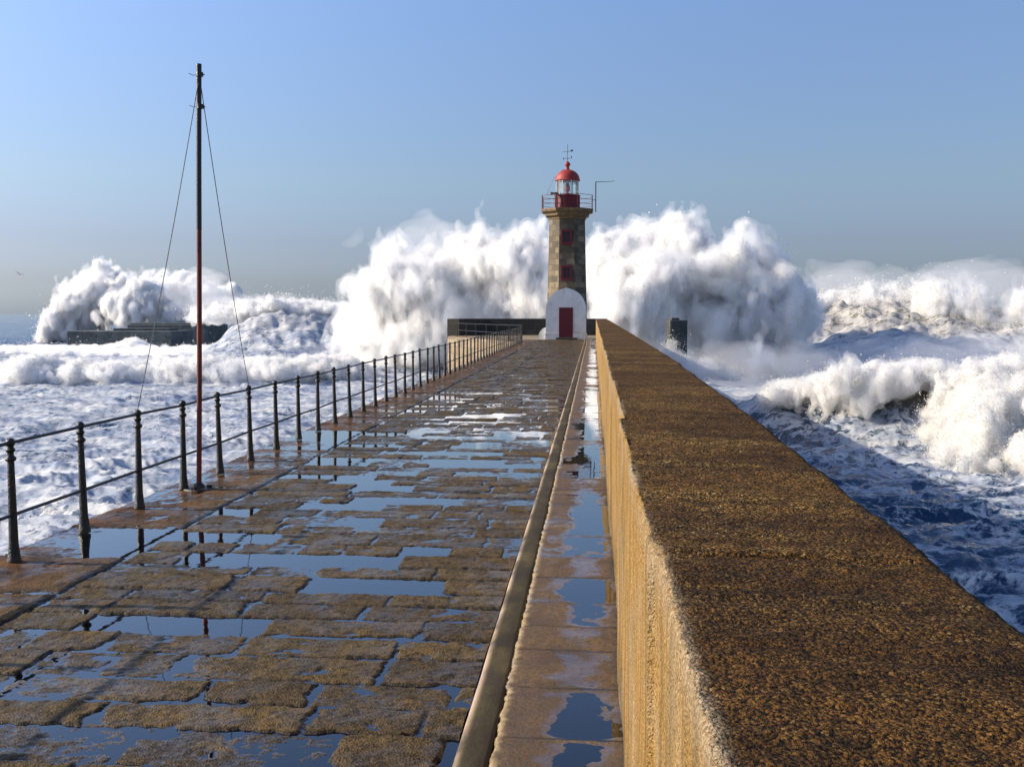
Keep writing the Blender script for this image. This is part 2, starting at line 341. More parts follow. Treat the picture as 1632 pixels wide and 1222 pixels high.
# ================================================================== PIER
DX0, DX1 = -4.24, -0.53      # paved deck
KX1, WX = -0.385, 0.14       # kerb right side, walkway right side / wall face
YEND = 62.2
def ysamples(y0, y1, k, mn, mx):
    ys = [y0]
    while ys[-1] < y1: ys.append(ys[-1] + min(max(max(ys[-1], 0) ** 2 / 1757 * k, mn), mx))
    ys[-1] = y1
    return np.array(ys)
def joints(a, b, lo, hi, rng):
    r = [a]
    while r[-1] < b: r.append(r[-1] + rng.uniform(lo, hi))
    return np.array(r)
def deck():
    rng = np.random.default_rng(5)
    ys = np.concatenate([np.arange(-8, 3.2, .25), ysamples(3.2, YEND, .75, .0075, .034)])
    xs = np.arange(DX0, DX1 + .001, .0125)
    X, Y = np.meshgrid(xs, ys)
    wx = X + .012 * gnoise2(X * 5, Y * 5, 3) + .006 * gnoise2(X * 19, Y * 19, 4)
    wy = Y + .016 * gnoise2(X * 3.1, Y * 4, 5) + .007 * gnoise2(X * 17, Y * 17, 6)
    seam = -3.30
    yj = joints(-9, YEND + 2, .25, .37, rng)
    row = np.clip(np.searchsorted(yj, wy) - 1, 0, len(yj) - 2)
    dy = np.minimum(wy - yj[row], yj[row + 1] - wy)
    J = np.stack([np.concatenate([[seam], seam + np.cumsum(rng.uniform(.30, 1.05, 16))]) for _ in range(len(yj))])
    sid = np.zeros(X.shape, int); lo = np.full(X.shape, -9.0); hi = np.full(X.shape, 9.0)
    for k in range(J.shape[1]):
        jk = J[row, k]; m = wx >= jk; sid = sid + m; lo = np.where(m, jk, lo); hi = np.where(~m & (hi > 8), jk, hi)
    dx = np.minimum(wx - lo, hi - wx)
    # edge strip: longer slabs
    ye = joints(-9, YEND + 2, .75, 1.25, rng); re = np.clip(np.searchsorted(ye, wy) - 1, 0, len(ye) - 2)
    es = sid == 0
    dy = np.where(es, np.minimum(wy - ye[re], ye[re + 1] - wy), dy)
    h = (row * 37 + sid * 101) % 2048; h = np.where(es, (re * 53 + 7) % 2048, h)
    r1, r2, r3, r4 = (rng.uniform(0, 1, 2048) for _ in range(4))
    d = np.minimum(dx, dy) + .006 * gnoise2(X * 26, Y * 26, 9) - .075 * np.clip(fbm2(X * 3.3, Y * 4.5, 5, 10) + .02, 0, 1)
    gap = .006; rad = np.clip((d - gap) / .016, 0, 1)
    prof = -.007 * (1 - np.sqrt(np.clip(1 - (1 - rad) ** 2, 0, 1))) - .007 * (d < gap)
    off = (r1[h] - .5) * .012 - .022 * (r2[h] < .085 + .13 * np.exp(-((Y - 13) / 6) ** 2)) + .004 * (r2[h] > .85)
    tilt = (r3[h] - .5) * .018 * ((wx - np.where(es, -3.8, lo)) ) + (r4[h] - .5) * .03 * (dy)
    tilt = np.clip(tilt, -.01, .01)
    und = .0075 * fbm2(X * .8, Y * .55, 3, 20) - .0045 * np.exp(-((Y - 14) / 7) ** 2) + .006 * np.exp(-((Y - 40) / 14) ** 2) - .0034 * np.exp(-((Y - 4.25) / .5) ** 2) * sstep(-.9, -1.5, X)
    rough = (.0065 * fbm2(X * 8, Y * 9, 4, 30) + .0030 * gnoise2(X * 27, Y * 31, 37) + .0016 * gnoise2(X * 61, Y * 61, 38) * (Y < 12)) * np.clip(30 / np.maximum(Y, 1), .3, 1)
    pit = -.014 * np.clip(fbm2(X * 4.2, Y * 5.5, 4, 41) - .22, 0, 1) * 3
    Z = prof + off * np.where(es, .5, 1) + tilt + und * 1.2 + rough + pit + .002
    Z = np.where(es, Z + .002, Z)
    low = np.clip(1 - rad * 1.6, 0, 1)
    damp = sstep(.0055, -.0005, Z - (-.0082))
    tone = np.clip(r3[h] * .85 + .08, 0, 1)
    edge = np.where(es, np.clip(1.15 - (X - DX0) / 1.0, 0, 1), 0)
    V = np.stack([X, Y, Z + zd(Y)], -1).reshape(-1, 3)
    me = np_mesh('pier_deck', V, grid_faces(*X.shape), True, dict(tone=tone, edge=edge, low=low, damp=damp))
    o = link('pier_deck', me, M['deck']); tag(o, 'long wet stone-paved pier deck leading to the lighthouse', 'pier deck', kind='structure')
    # standing water
    q = np.array([-8, 3, 8, 14, 20, 30, 45, YEND - .1]); V = []
    for y in q: V += [(DX0 + .03, y, zd(y) - .0082), (DX1, y, zd(y) - .0082)]
    me = np_mesh('puddle', V, grid_faces(len(q), 2), True)
    tag(link('puddle_water', me, M['puddle']), 'thin puddles of rainwater lying between the eroded deck stones', 'puddles', kind='stuff')
deck()
def kerb():
    ys = np.concatenate([np.arange(-8, 3, .3), ysamples(3, YEND, 2, .03, .4)])
    prof = np.array([(-.535, -.03), (-.530, .012), (-.523, .024), (-.500, .034), (-.490, .035), (-.45, .036), (-.41, .035), (-.392, .03), (-.386, -.02)])
    Y, K = np.meshgrid(ys, np.arange(len(prof)), indexing='ij')
    X = prof[K, 0] + .004 * gnoise2(Y * 1.2, K * .1, 2); Z = prof[K, 1] + .003 * gnoise2(Y * 6, K * .3, 8) + zd(Y)
    worn_sunlit = np.broadcast_to(np.array([1, 1, .8, .1, 0, 0, 0, 0, 0.]), X.shape)  # weight of the painted sunlight, strongest on the left bevel
    me = np_mesh('kerb', np.stack([X, Y, Z], -1).reshape(-1, 3), grid_faces(*X.shape, True), True, dict(worn_sunlit=worn_sunlit))
    tag(link('deck_kerb', me, M['kerb']), 'narrow concrete kerb strip with pale left edge beside the walkway', 'kerb', kind='structure')
kerb()
def walkway():
    rng = np.random.default_rng(8)
    ys = np.concatenate([np.arange(-8, 3.2, .25), ysamples(3.2, YEND, .8, .008, .05)])
    xs = np.concatenate([[-.392, -.390, -.386, -.380, -.372, -.362], np.arange(-.352, WX + .03, .012)])
    X0, Y = np.meshgrid(xs, ys)
    j = joints(-9, YEND + 2, .38, .82, rng); wy = Y + .01 * gnoise2(X0 * 3, Y * 3, 61)
    r = np.clip(np.searchsorted(j, wy) - 1, 0, len(j) - 2); d = np.minimum(wy - j[r], j[r + 1] - wy); L = (j[r + 1] - j[r])
    k = rng.uniform(0, 1, len(j)); ew = np.array([1, .8, .6, .4, .2, .1] + [0.] * (len(xs) - 6))
    X = X0 + (.010 * gnoise2(X0 * 0, Y * 9, 71) + .008 * gnoise2(X0 * 0, Y * 27, 72) + .010 * (k[r] - .5)) * np.clip((-.30 - X0) / .09, 0, 1)
    bev = np.array([-.04, -.022, -.010, -.004, -.001, 0] + [0.] * (len(xs) - 6))
    dish = -.0085 * np.exp(-((X0 + .02 + .05 * gnoise2(X0 * 0, Y * 1.7, 85)) / .15) ** 2) * (.15 + .85 * np.clip(d / .05, 0, 1)) * (.55 + .5 * k[r] + 1.1 * gnoise2(X0 * .8, Y * .55, 86))
    Z = .045 + bev + dish + .004 * (k[(r * 7) % len(j)] - .5) - .006 * (d < .006) + .0045 * fbm2(X * 9, Y * 9, 5, 81) + .005 * fbm2(X * 2, Y * 1.1, 3, 82) - .003 * np.exp(-((Y - 15) / 8) ** 2) + zd(Y)
    worn_sunlit = np.clip((-.350 - X0) / .03 + .6 * gnoise2(X0 * 20, Y * 20, 83), 0, 1)
    low = np.clip((.011 - d) / .006, 0, 1) + .8 * np.clip((X0 - .10) / .05 + .7 * gnoise2(X0 * 15, Y * 15, 84), 0, 1)
    damp = sstep(.0045, -.0005, Z - zd(Y) - .0395)
    me = np_mesh('walkway', np.stack([X, Y, Z], -1).reshape(-1, 3), grid_faces(*X.shape), True, dict(worn_sunlit=worn_sunlit, low=np.clip(low, 0, 1), tone=k[r], wet=np.exp(-((X0 + .04) / .13) ** 2) * np.clip(d / .08, 0, 1) * .5 + damp))
    tag(link('side_walkway', me, M['walk']), 'narrow strip of raised wet slabs along the foot of the wall', 'walkway', kind='structure')
    q = np.array([-8, 3, 8, 14, 20, 30, 45, YEND - .1]); V = []
    for y in q: V += [(-.34, y, .0395 + zd(y)), (WX + .01, y, .0395 + zd(y))]
    me = np_mesh('walk_water', V, grid_faces(len(q), 2), True)
    tag(link('walkway_puddles', me, M['puddle']), 'shallow puddles in the dished walkway slabs beside the wall', 'puddles', kind='stuff')
walkway()

# outer edge of the wall top, surveyed along its length
WY = np.array([-10, 0, 1.7, 4.4, 7, 11.4, 27, 45, 62.0]); WO = np.array([.70, .71, .735, .805, .85, .91, .93, .93, .93]) 
WTOP = 1.23
def wall():
    ys = np.concatenate([np.arange(-10, .6, .2), ysamples(.6, 62.0, 1.1, .010, .12)])
    nf, ntp = 40, 64
    ts = []
    for k in range(nf): ts.append((0, k / nf))
    for k in range(7): ts.append((1, k / 7))
    for k in range(ntp): ts.append((2, k / ntp))
    for k in range(5): ts.append((3, k / 5))
    ts += [(4, 0), (4, .1), (4, .3), (4, 1)]
    ts = np.array(ts); seg = ts[:, 0].astype(int); t = ts[:, 1]
    Y, K = np.meshgrid(ys, np.arange(len(ts)), indexing='ij'); Sg = seg[K]; Tt = t[K]
    out_ = np.interp(Y, WY, WO) + .015 * gnoise2(Y * .9, Y * 0, 91) + .007 * gnoise2(Y * 4, Y * 0, 92)
    jl = np.array([-6, -2.5, .4, 2.14, 4.9, 7.6, 10.4, 13.5, 17, 21, 26, 31, 37, 44, 52, 70.]); jr = np.clip(np.searchsorted(jl, Y) - 1, 0, 20)
    jo = np.array([-.008, -.008, -.002, -.016, .004, -.006, .006, -.004, .005, -.005, .006, -.004, 0, 0, 0, 0, 0])[jr]
    dj = np.minimum(np.abs(Y - jl[jr]), np.abs(Y - jl[np.minimum(jr + 1, 15)]))
    inn = WX + jo + .006 * gnoise2(Y * 1.4, Y * 0, 95)
    r = .013 + .004 * gnoise2(Y * 3, Y * 0, 96) + .018 * np.exp(-((Y - 2.16) / .05) ** 2) + .006 * gnoise2(Y * 23, Y * 0, 97) + .004 * gnoise2(Y * 51, Y * 0, 97); r = np.clip(r, .007, .09)
    top = WTOP + zd(Y)
    zb = zd(Y) + .02
    a = Tt * math.pi / 2
    X = np.select([Sg == 0, Sg == 1, Sg == 2, Sg == 3, Sg == 4],
                  [inn, inn + r * (1 - np.cos(a)), inn + r + (out_ - .05 - inn - r) * Tt, out_ - .05 + .05 * np.sin(a), out_ + .0 * Tt + .5 * Tt])
    Z = np.select([Sg == 0, Sg == 1, Sg == 2, Sg == 3, Sg == 4],
                  [zb + (top - r - zb) * Tt, top - r + r * np.sin(a), top + 0 * Tt, top - .05 + .05 * np.cos(a), top - .05 + (SEA - 1.5 - top) * Tt])
    isup = ((Sg == 2) | (Sg == 3)).astype(float)
    bumpn = .011 * fbm2(X * 3, Y * 2.2, 4, 98) + .008 * fbm2(X * 14, Y * 14, 3, 99)
    tj = Y + .03 * gnoise2(X * 4, Y * 0 + 3, 101)
    Z = Z + isup * (bumpn - .008 * np.exp(-(dj / .012) ** 2) - .02 * np.clip(X - .5, 0, 1))
    X = X + (Sg == 0) * (.006 * fbm2(Y * 10, Z * .8, 3, 102) + .006 * fbm2(Y * 1.5, Z * 2, 3, 103))
    worn_sunlit = np.clip(np.where(Sg == 1, 1.0, 0) + np.where((Sg == 2), 1 - (X - inn - r) / (.018 + .03 * gnoise2(Y * 1.3, Y * 0, 105) ** 2), 0), 0, 1) * np.clip(.45 + 1.1 * gnoise2(Y * 2.3, X * 9, 104) + .5 * np.exp(-((Y - 1.6) / 1.2) ** 2), 0, 1)
    worn_sunlit = np.where(Sg == 0, np.clip((Tt - .93) / .07, 0, 1) * .8, worn_sunlit)
    me = np_mesh('wall', np.stack([X, Y, Z], -1).reshape(-1, 3), grid_faces(*X.shape, True), True, dict(up=isup, worn_sunlit=worn_sunlit))
    o = link('pier_wall', me, M['wall']); tag(o, 'thick brown pebbly concrete wall running along the right side of the pier', 'wall', kind='thing')
wall()
# pier body below the deck
b = MB(); b.prism([(DX0 + .005, -8), (-.3, -8), (.5, -8), (.5, YEND), (DX0 + .005, YEND)], SEA - 2, -.06)
b.bm.faces.ensure_lookup_table()
tag(b.done('pier_body', M['concrete']), 'dark concrete side of the pier below the deck', 'pier', kind='structure')

# ================================================================== RAILING
def railing():
    root = empty('iron_railing', (-4.02, 6.89, 0)); tag(root, 'long black iron railing with turned posts along the left deck edge', 'railing')
    XR = -4.02
    prof = [(.056, 0), (.056, .025), (.050, .04), (.043, .10), (.038, .14), (.030, .70), (.030, .715), (.044, .722), (.050, .735), (.044, .748), (.030, .756), (.028, .775), (.040, .79), (.042, .80), (.030, .812), (.030, .818)]
    prof = [(a * (.84 if b < .7 else .76), b) for a, b in prof]; mb = MB(); mb.lathe(prof, seg=14)
    ball = [(.023, .818)] + [(.034 * math.cos(a), .848 + .034 * math.sin(a)) for a in np.linspace(-.9, 1.45, 8)]
    mb.lathe(ball, seg=14)
    p0 = mb.done('post', M['iron'], root, True)
    ys = [6.60 + .971 * k for k in range(-3, 52)]
    rng = random.Random(3)
    for k, y in enumerate(ys):
        o = p0 if k == 0 else p0.copy()
        if k: COL.objects.link(o); o.parent = root
        o.location = (XR - root.location.x, y - root.location.y, zd(y))
        o.rotation_euler = (rng.uniform(-.02, .02), rng.uniform(-.022, .022), rng.uniform(0, 6))
        o.scale = (1, 1, 1 + rng.uniform(-.008, .008))
    for nm, z in (('top_rail', .838), ('lower_rail', .34)):
        pts = [(XR + rng.uniform(-.003, .003), y, z + zd(y) + rng.uniform(-.009, .009)) for y in ys]
        pts = [(XR, ys[0] - .6, z)] + pts
        MB().tube(pts, .0125, 8).done(nm, M['rail'], root, True, root.location)
    # the railing turns left along the platform edge
    ye = ys[-1] + .4
    return ye
RE = railing()

# ================================================================== POLE WITH GUY WIRES
def pole():
    p = gnd(317, 779, .025); Yp = p[1]; Xp = p[0]
    top = at(317.5, 104, Yp)[2]; XT = at(317.5, 104, Yp)[0]; rt = empty('rusty_pole', (Xp, Yp, zd(Yp))); tag(rt, 'tall thin rusty pole with two guy wires standing on the railing line', 'pole')
    off = rt.location
    zs = np.linspace(.02, top, 24)
    MB().tube([(Xp + (XT - Xp) * z / top + .004 * math.sin(z * 1.3), Yp, z) for z in zs], [.025 - .002 * k / 24 for k in range(24)], 12).done('mast', M['rust'], rt, True, off)
    # the mast's upper part is painted black
    zs2 = np.linspace(top * .62, top + .01, 10)
    MB().tube([(Xp + (XT - Xp) * z / top + .004 * math.sin(z * 1.3), Yp, z) for z in zs2], .0255, 12).done('black_upper_sleeve', M['rail'], rt, True, off)
    mb = MB(); mb.lathe([(.15, 0), (.14, .012), (.06, .02), (.05, .05), (.036, .06)], (Xp, Yp, zd(Yp)), 10)
    for a in (0.4, 2.4, 4.6): mb.box((Xp + .1 * math.cos(a), Yp + .1 * math.sin(a), zd(Yp) + .025), (.05, .03, .03), a)
    mb.done('base_plate', M['iron'], rt, True, off)
    for z, dx in ((at(317, 119, Yp)[2], -1), (at(317, 170, Yp)[2], -1)):
        mb = MB(); mb.tube([(XT, Yp, z - .02), (XT, Yp, z + .02)], .036, 10)
        mb.tube([(XT - .03, Yp, z + .003), (XT - .06, Yp, z - .008), (XT - .105, Yp, z + .012)], .003, 5)
        mb.tube([(XT + .03, Yp, z + .003), (XT + .05, Yp, z - .006)], .006, 5)
        mb.done('clamp', M['rail'], rt, True, off)
    zt = at(317, 121, Yp)[2]
    for tgt, sag in ((at(213, 658, 8.54), .10), (at(396, 620, 11.45), .14)):
        a = np.array([XT, Yp, zt]); tgt[0] = -4.02; pts = []
        for s in np.linspace(0, 1, 14):
            q = a * (1 - s) + tgt * s; q[2] -= sag * math.sin(math.pi * s) * .8; q[1] += (tgt[1] - a[1]) * .0 ; pts.append(tuple(q))
        MB().tube(pts, .0042, 5).done('guy_wire', M['wire'], rt, True, off)
pole()

# ================================================================== LIGHTHOUSE
PM = 1600 / 62.4            # photograph pixels per metre at the lighthouse front
def uv_box(me, wrap=None):
    """metric UVs by face direction"""
    uvl = me.uv_layers.new(name='UVMap'); 
    for p in me.polygons:
        n = p.normal
        t = Vector((-n.y, n.x, 0)); t = t.normalized() if t.length > .3 else Vector((1, 0, 0))
        bt = Vector((0, 0, 1)) if abs(n.z) < .7 else Vector((0, 1, 0))
        for li in p.loop_indices:
            v = me.vertices[me.loops[li].vertex_index].co
            uvl.data[li].uv = (v.dot(t) + p.normal.x * 3.3, v.dot(bt))
def lighthouse():
    Y0 = 62.4; gz = zd(Y0)
    xc = at(902, 500, Y0)[0]
    def Z(py): return EYE[2] - (py - 500.5) / (1600 / (Y0 + 2.0))
    cy = Y0 + 2.35
    root = empty('lighthouse', (xc, cy, gz)); off = root.location
    tag(root, 'small octagonal granite lighthouse with red lantern and white arched porch', 'lighthouse')
    k8 = 1 / math.cos(math.pi / 8); rot = math.pi / 8
    zc = Z(352); rB, rT = 1.30, 1.12
    mb = MB(); zz = np.linspace(gz - .3, zc, 9)
    mb.lathe([((rB + (rT - rB) * (z - gz) / (zc - gz)) * k8, z) for z in zz], (xc, cy, 0), 8, rot)
    tw = mb.done('tower', M['stone'], root, False, off); uv_box(tw.data)
    # quoins and lighter lintel bands are blocks of the same tower
    mb = MB(); mb.lathe([(1.13 * k8, zc - .02), (1.17 * k8, zc), (1.18 * k8, zc + .10), (1.38 * k8, zc + .20), (1.40 * k8, zc + .38), (1.60 * k8, zc + .44), (1.64 * k8, zc + .55), (1.64 * k8, zc + .62), (1.55 * k8, zc + .63)], (xc, cy, 0), 8, rot)
    mb.done('cornice', M['cornice'], root, False, off)
    zg = zc + .63
    # gallery rail
    mb = MB(); cs = [(xc + 1.58 * k8 * math.cos(rot + k * math.pi / 4), cy + 1.58 * k8 * math.sin(rot + k * math.pi / 4)) for k in range(8)]
    for (x, y) in cs: mb.tube([(x, y, zg - .03), (x, y, zg + .86)], .028, 6)
    for z in (.28, .56, .84):
        for a, b in zip(cs, cs[1:] + cs[:1]): mb.tube([(a[0], a[1], zg + z), (b[0], b[1], zg + z)], .016, 5)
    mb.done('gallery_railing', M['dred'], root, False, off)
    R = .80
    mb = MB(); mb.lathe([(R, zg), (R, zg + .12), (R - .02, zg + .14), (R - .02, zg + .80), (R + .03, zg + .84), (R + .03, zg + .90), (R - .03, zg + .91)], (xc, cy, 0), 28)
    for k in range(14):
        a = k * math.pi / 7 + .2; mb.box((xc + (R - .005) * math.cos(a), cy + (R - .005) * math.sin(a), zg + .47), (.03, .07, .64), a)
    mb.done('lantern_drum', M['dred'], root, True, off)
    zl = zg + .91; zt = zl + .92
    mb = MB(); mb.lathe([(.72, zl), (.72, zt)], (xc, cy, 0), 28, caps=False); mb.done('lantern_glazing', M['glass'], root, True, off)
    for k in range(8):
        a = k * math.pi / 4 + .35; MB().box((xc + .73 * math.cos(a), cy + .73 * math.sin(a), (zl + zt) / 2), (.035, .045, zt - zl), a).done('glazing_bar', M['white'], root, False, off)
    mb = MB(); mb.lathe([(.05, zl - .05), (.22, zl + .02), (.22, zl + .08), (.06, zl + .16), (.07, zl + .22), (.15, zl + .30), (.165, zl + .45), (.15, zl + .60), (.09, zl + .66), (.11, zl + .70), (.09, zl + .76), (.015, zl + .79), (.012, zt)], (xc, cy, 0), 18)
    mb.done('lamp', M['red'], root, True, off)
    mb = MB(); pr = [(.79, zt - .02), (.82, zt), (.80, zt + .05)] + [(.78 * math.cos(a), zt + .05 + .66 * math.sin(a)) for a in np.linspace(.05, 1.32, 10)]
    zd_ = pr[-1][1]; pr += [(.13, zd_ + .03), (.12, zd_ + .12), (.09, zd_ + .15), (.10, zd_ + .2), (.16, zd_ + .26), (.18, zd_ + .34), (.155, zd_ + .42), (.07, zd_ + .49), (.05, zd_ + .53), (.012, zd_ + .56)]
    mb.lathe(pr, (xc, cy, 0), 28); mb.done('dome', M['red'], root, True, off)
    zv = zd_ + .56; mb = MB()
    mb.tube([(xc, cy, zv - .05), (xc, cy, zv + 1.05)], .016, 6); mb.tube([(xc - .30, cy, zv + .58), (xc + .32, cy, zv + .60)], .013, 5)
    mb.tube([(xc - .22, cy, zv + .16), (xc + .22, cy, zv + .16)], .013, 5); mb.tube([(xc, cy - .25, zv + .16), (xc, cy + .25, zv + .16)], .013, 5)
    mb.box((xc + .27, cy, zv + .64), (.16, .012, .10)); mb.box((xc + .25, cy, zv + .24), (.05, .02, .16), 0); mb.box((xc - .25, cy, zv + .14), (.05, .02, .12), 0)
    mb.done('weather_vane', M['wire'], root, False, off)
    MB().tube([(xc - .2, cy - .2, zd_ + .05), (xc - .88, cy - .3, zt + .08), (xc - 1.3, cy - .5, zg + .86)], .010, 5).done('stay_wire', M['wire'], root, False, off)
    mb = MB(); mb.box((xc - .68, cy - .75, zl + .03), (.26, .3, .16), bevel=.03); mb.tube([(xc - .8, cy - .8, zl + .03), (xc - 1.05, cy - .9, zl + .02)], [.06, .11], 10); mb.box((xc - .68, cy - .75, zl - .46), (.08, .08, .92))
    mb.done('fog_horn', M['wire'], root, False, off)
    mb = MB(); mb.tube([(xc + 1.80, cy, zg - .15), (xc + 1.80, cy, zg + 1.75)], .032, 6); mb.tube([(xc + 1.79, cy, zg + 1.74), (xc + 2.45, cy, zg + 1.74), (xc + 3.0, cy, zg + 1.78)], [.022, .016, .012], 5)
    mb.tube([(xc + 1.8, cy, zg + .6), (xc + 1.6, cy, zg + .6)], .02, 5)
    mb.done('davit_arm', M['rail'], root, False, off)
    # windows on the front face
    for py in (381.5, 437):
        z = Z(py); rf = rB + (rT - rB) * (z - gz) / (zc - gz); yf = cy - rf
        w_, h_ = .34, .47
        mb = MB()
        for sx in (-1, 1): mb.box((xc + sx * (w_ - .06), yf - .01, z), (.14, .12, 2 * h_), bevel=.01)
        for sz in (-1, 1): mb.box((xc, yf - .012, z + sz * (h_ - .07)), (2 * w_, .13, .15), bevel=.01)
        fr = mb.done('window', M['dred'], root, False, off)
        mb = MB(); mb.box((xc, yf + .0, z), (2 * w_ - .22, .06, 2 * h_ - .24)); mb.done('pane', M['rail'], fr, False, off)
        mb = MB(); mb.box((xc, yf - .04, z), (.03, .03, 2 * h_ - .26)); mb.box((xc, yf - .04, z + .05), (2 * w_ - .24, .028, .03)); mb.done('glazing_bar', M['dred'], fr, False, off)
    # porch
    W = 1.22; hs = Z(496.5); ht = at(0, 461.5, Y0)[2]
    def arch(Wd, zb, zs, ztop, n=18):
        p = [(-Wd, zb)]
        for k in range(n + 1):
            a = math.pi - math.pi * k / n
            z = zs + (ztop - zs) * (math.sin(a) ** .92) + .05 * max(0, 1 - abs(math.cos(a)) * 5)
            p.append((Wd * math.cos(a), z))
        p.append((Wd, zb)); return [(xc + x, z) for x, z in p]
    mb = MB(); mb.prism_y(arch(W, gz - .1, hs, ht - .05), Y0 + .12, cy - .6); pr_ = mb.done('porch', M['white'], root, False, off)
    mb = MB(); mb.prism_y(arch(W + .03, gz + .42, hs, ht), Y0, Y0 + .12)
    mb.box((xc, Y0 + .06, gz + .20), (2 * W + .16, .2, .40), bevel=.02); mb.done('porch_front', M['white'], root, False, off)
    # door in its reveal
    dz0, dz1 = at(0, 539, Y0)[2], at(0, 490.5, Y0)[2]; dw = .43
    mb = MB(); mb.box((xc, Y0 - .03, (dz0 + dz1) / 2), (2 * dw, .04, dz1 - dz0))
    dr = mb.done('door', M['dred'], root, False, off)
    mb = MB()
    for k in range(-2, 3): mb.box((xc + k * .17, Y0 - .053, (dz0 + dz1) / 2), (.012, .012, dz1 - dz0 - .08))
    mb.done('plank_joint', M['rail'], dr, False, off)
    mb = MB(); mb.box((xc + .34, Y0 - .06, dz0 + .95), (.05, .04, .14), bevel=.01); mb.done('handle', M['rail'], dr, False, off)
    mb = MB(); mb.box((xc + .05, Y0 - .35, gz + .06), (1.3, .55, .13), bevel=.015); mb.done('door_step', M['concrete'], root, False, off)
    # low rounded whitewashed buttress on the left of the porch
    mb = MB(); xl = xc - W; mb.prism_y([(xl - .50, gz - .1), (xl - .50, gz + .25), (xl - .42, gz + .48), (xl - .27, gz + .66), (xl - .08, gz + .74), (xl + .02, gz + .75), (xl + .02, gz - .1)], Y0 + .45, Y0 + 1.3)
    mb.done('buttress', M['white'], root, False, off)
lighthouse()

# ================================================================== PLATFORM AND PARAPET
def platform():
    z0 = zd(62)
    pts = [(DX0 + .01, 56.4), (DX0 + .01, YEND), (.9, YEND), (3.0, 66), (3.0, 77), (-10.2, 77), (-10.2, 71)]
    mb = MB(); mb.prism([(-10.3, 70.5), (-4.4, 56.6), (-4.235, 56.4), (-4.235, YEND + .01), (.92, YEND + .01), (1.1, 66), (1.1, 77), (-10.3, 77)], SEA - 2, z0 - .002)
    o = mb.done('platform', M['parapet']); uv_box(o.data); tag(o, 'broad stone platform under the lighthouse at the pier end', 'platform', kind='structure')
    # parapet
    zt = at(0, 507.5, 75)[2]
    xl = at(714, 500, 73)[0]
    mb = MB(); mb.prism([(xl, 72.6), (xl + .9, 72.4), (xl + 2.8, 74.9), (1.0, 74.9), (1.0, 76.2), (xl + 1.2, 76.2), (xl, 75)], z0 - .3, zt)
    o = mb.done('parapet_wall', M['darkwall']); uv_box(o.data); tag(o, 'shaded stone parapet wall behind the lighthouse, lit at its left end', 'parapet')
    # thin rail along platform edge
    r = empty('platform_railing', (-4.3, RE, z0)); tag(r, 'thin low rail along the platform edge left of the lighthouse', 'railing')
    a = np.array([-4.02, RE + .0]); b_ = np.array([-9.5, 69.8])
    for k in range(7):
        q = a + (b_ - a) * k / 6
        MB().tube([(q[0], q[1], z0 - .01), (q[0], q[1], z0 + .95)], .025, 6).done('post', M['iron'], r, False, r.location)
    for z, nm in ((.93, 'top_rail'), (.45, 'lower_rail')):
        MB().tube([(a[0], a[1], z0 + z), (b_[0], b_[1], z0 + z)], .018, 6).done(nm, M['rail'], r, False, r.location)
platform()

# ================================================================== BLOCKS IN THE SEA
def sea_block(name, x0, x1, ytop, Y, depth, label, rz=0.0, notch=False):
    a = at(x0, 520, Y); b_ = at(x1, 520, Y); zt = at(x0, ytop, Y)[2]
    cx, W = (a[0] + b_[0]) / 2, b_[0] - a[0]
    rt = empty(name, (cx, Y + depth / 2, SEA)); tag(rt, label, 'concrete block')
    mb = MB(); mb.box((cx, Y + depth / 2, (SEA - 2 + zt) / 2), (W, depth, zt - SEA + 2), rz, bevel=.12); mb.done('block_body', M['far_concrete'], rt, False, rt.location)
    mb = MB()
    if notch:
        mb.box((cx + W * .12, Y + depth * .6, zt + .18), (W * .55, depth * .4, .36), rz, bevel=.04)
    else:
        mb.box((cx - W * .1, Y + depth * .5, zt + .10), (W * .9, depth * .5, .2), rz, bevel=.03)
    mb.done('block_cap', M['far_concrete'], rt, False, rt.location)
sea_block('breakwater_block', 106, 271, 527.5, 150, 9, 'large dark concrete block in the surf, nearer and left of the two', .02, True)
sea_block('breakwater_block', 203, 329, 517, 168, 10, 'large dark concrete block in the surf behind and right of the other', -.02)
def buttress():
    Y = 60.5; c = at(1078, 510, Y); mb = MB()
    mb.box((c[0], Y, (c[2] + SEA - 2) / 2), (1.05, 1.6, c[2] - SEA + 2), .1, bevel=.08); mb.box((c[0] - .15, Y + .3, c[2] + .06), (.5, .7, .14), .3, bevel=.04)
    tag(mb.done('sea_pillar', M['concrete']), 'dark concrete pillar standing in the spray right of the pier wall', 'concrete pillar')
buttress()
exec_sea = True
print('pier', time.time() - T0)
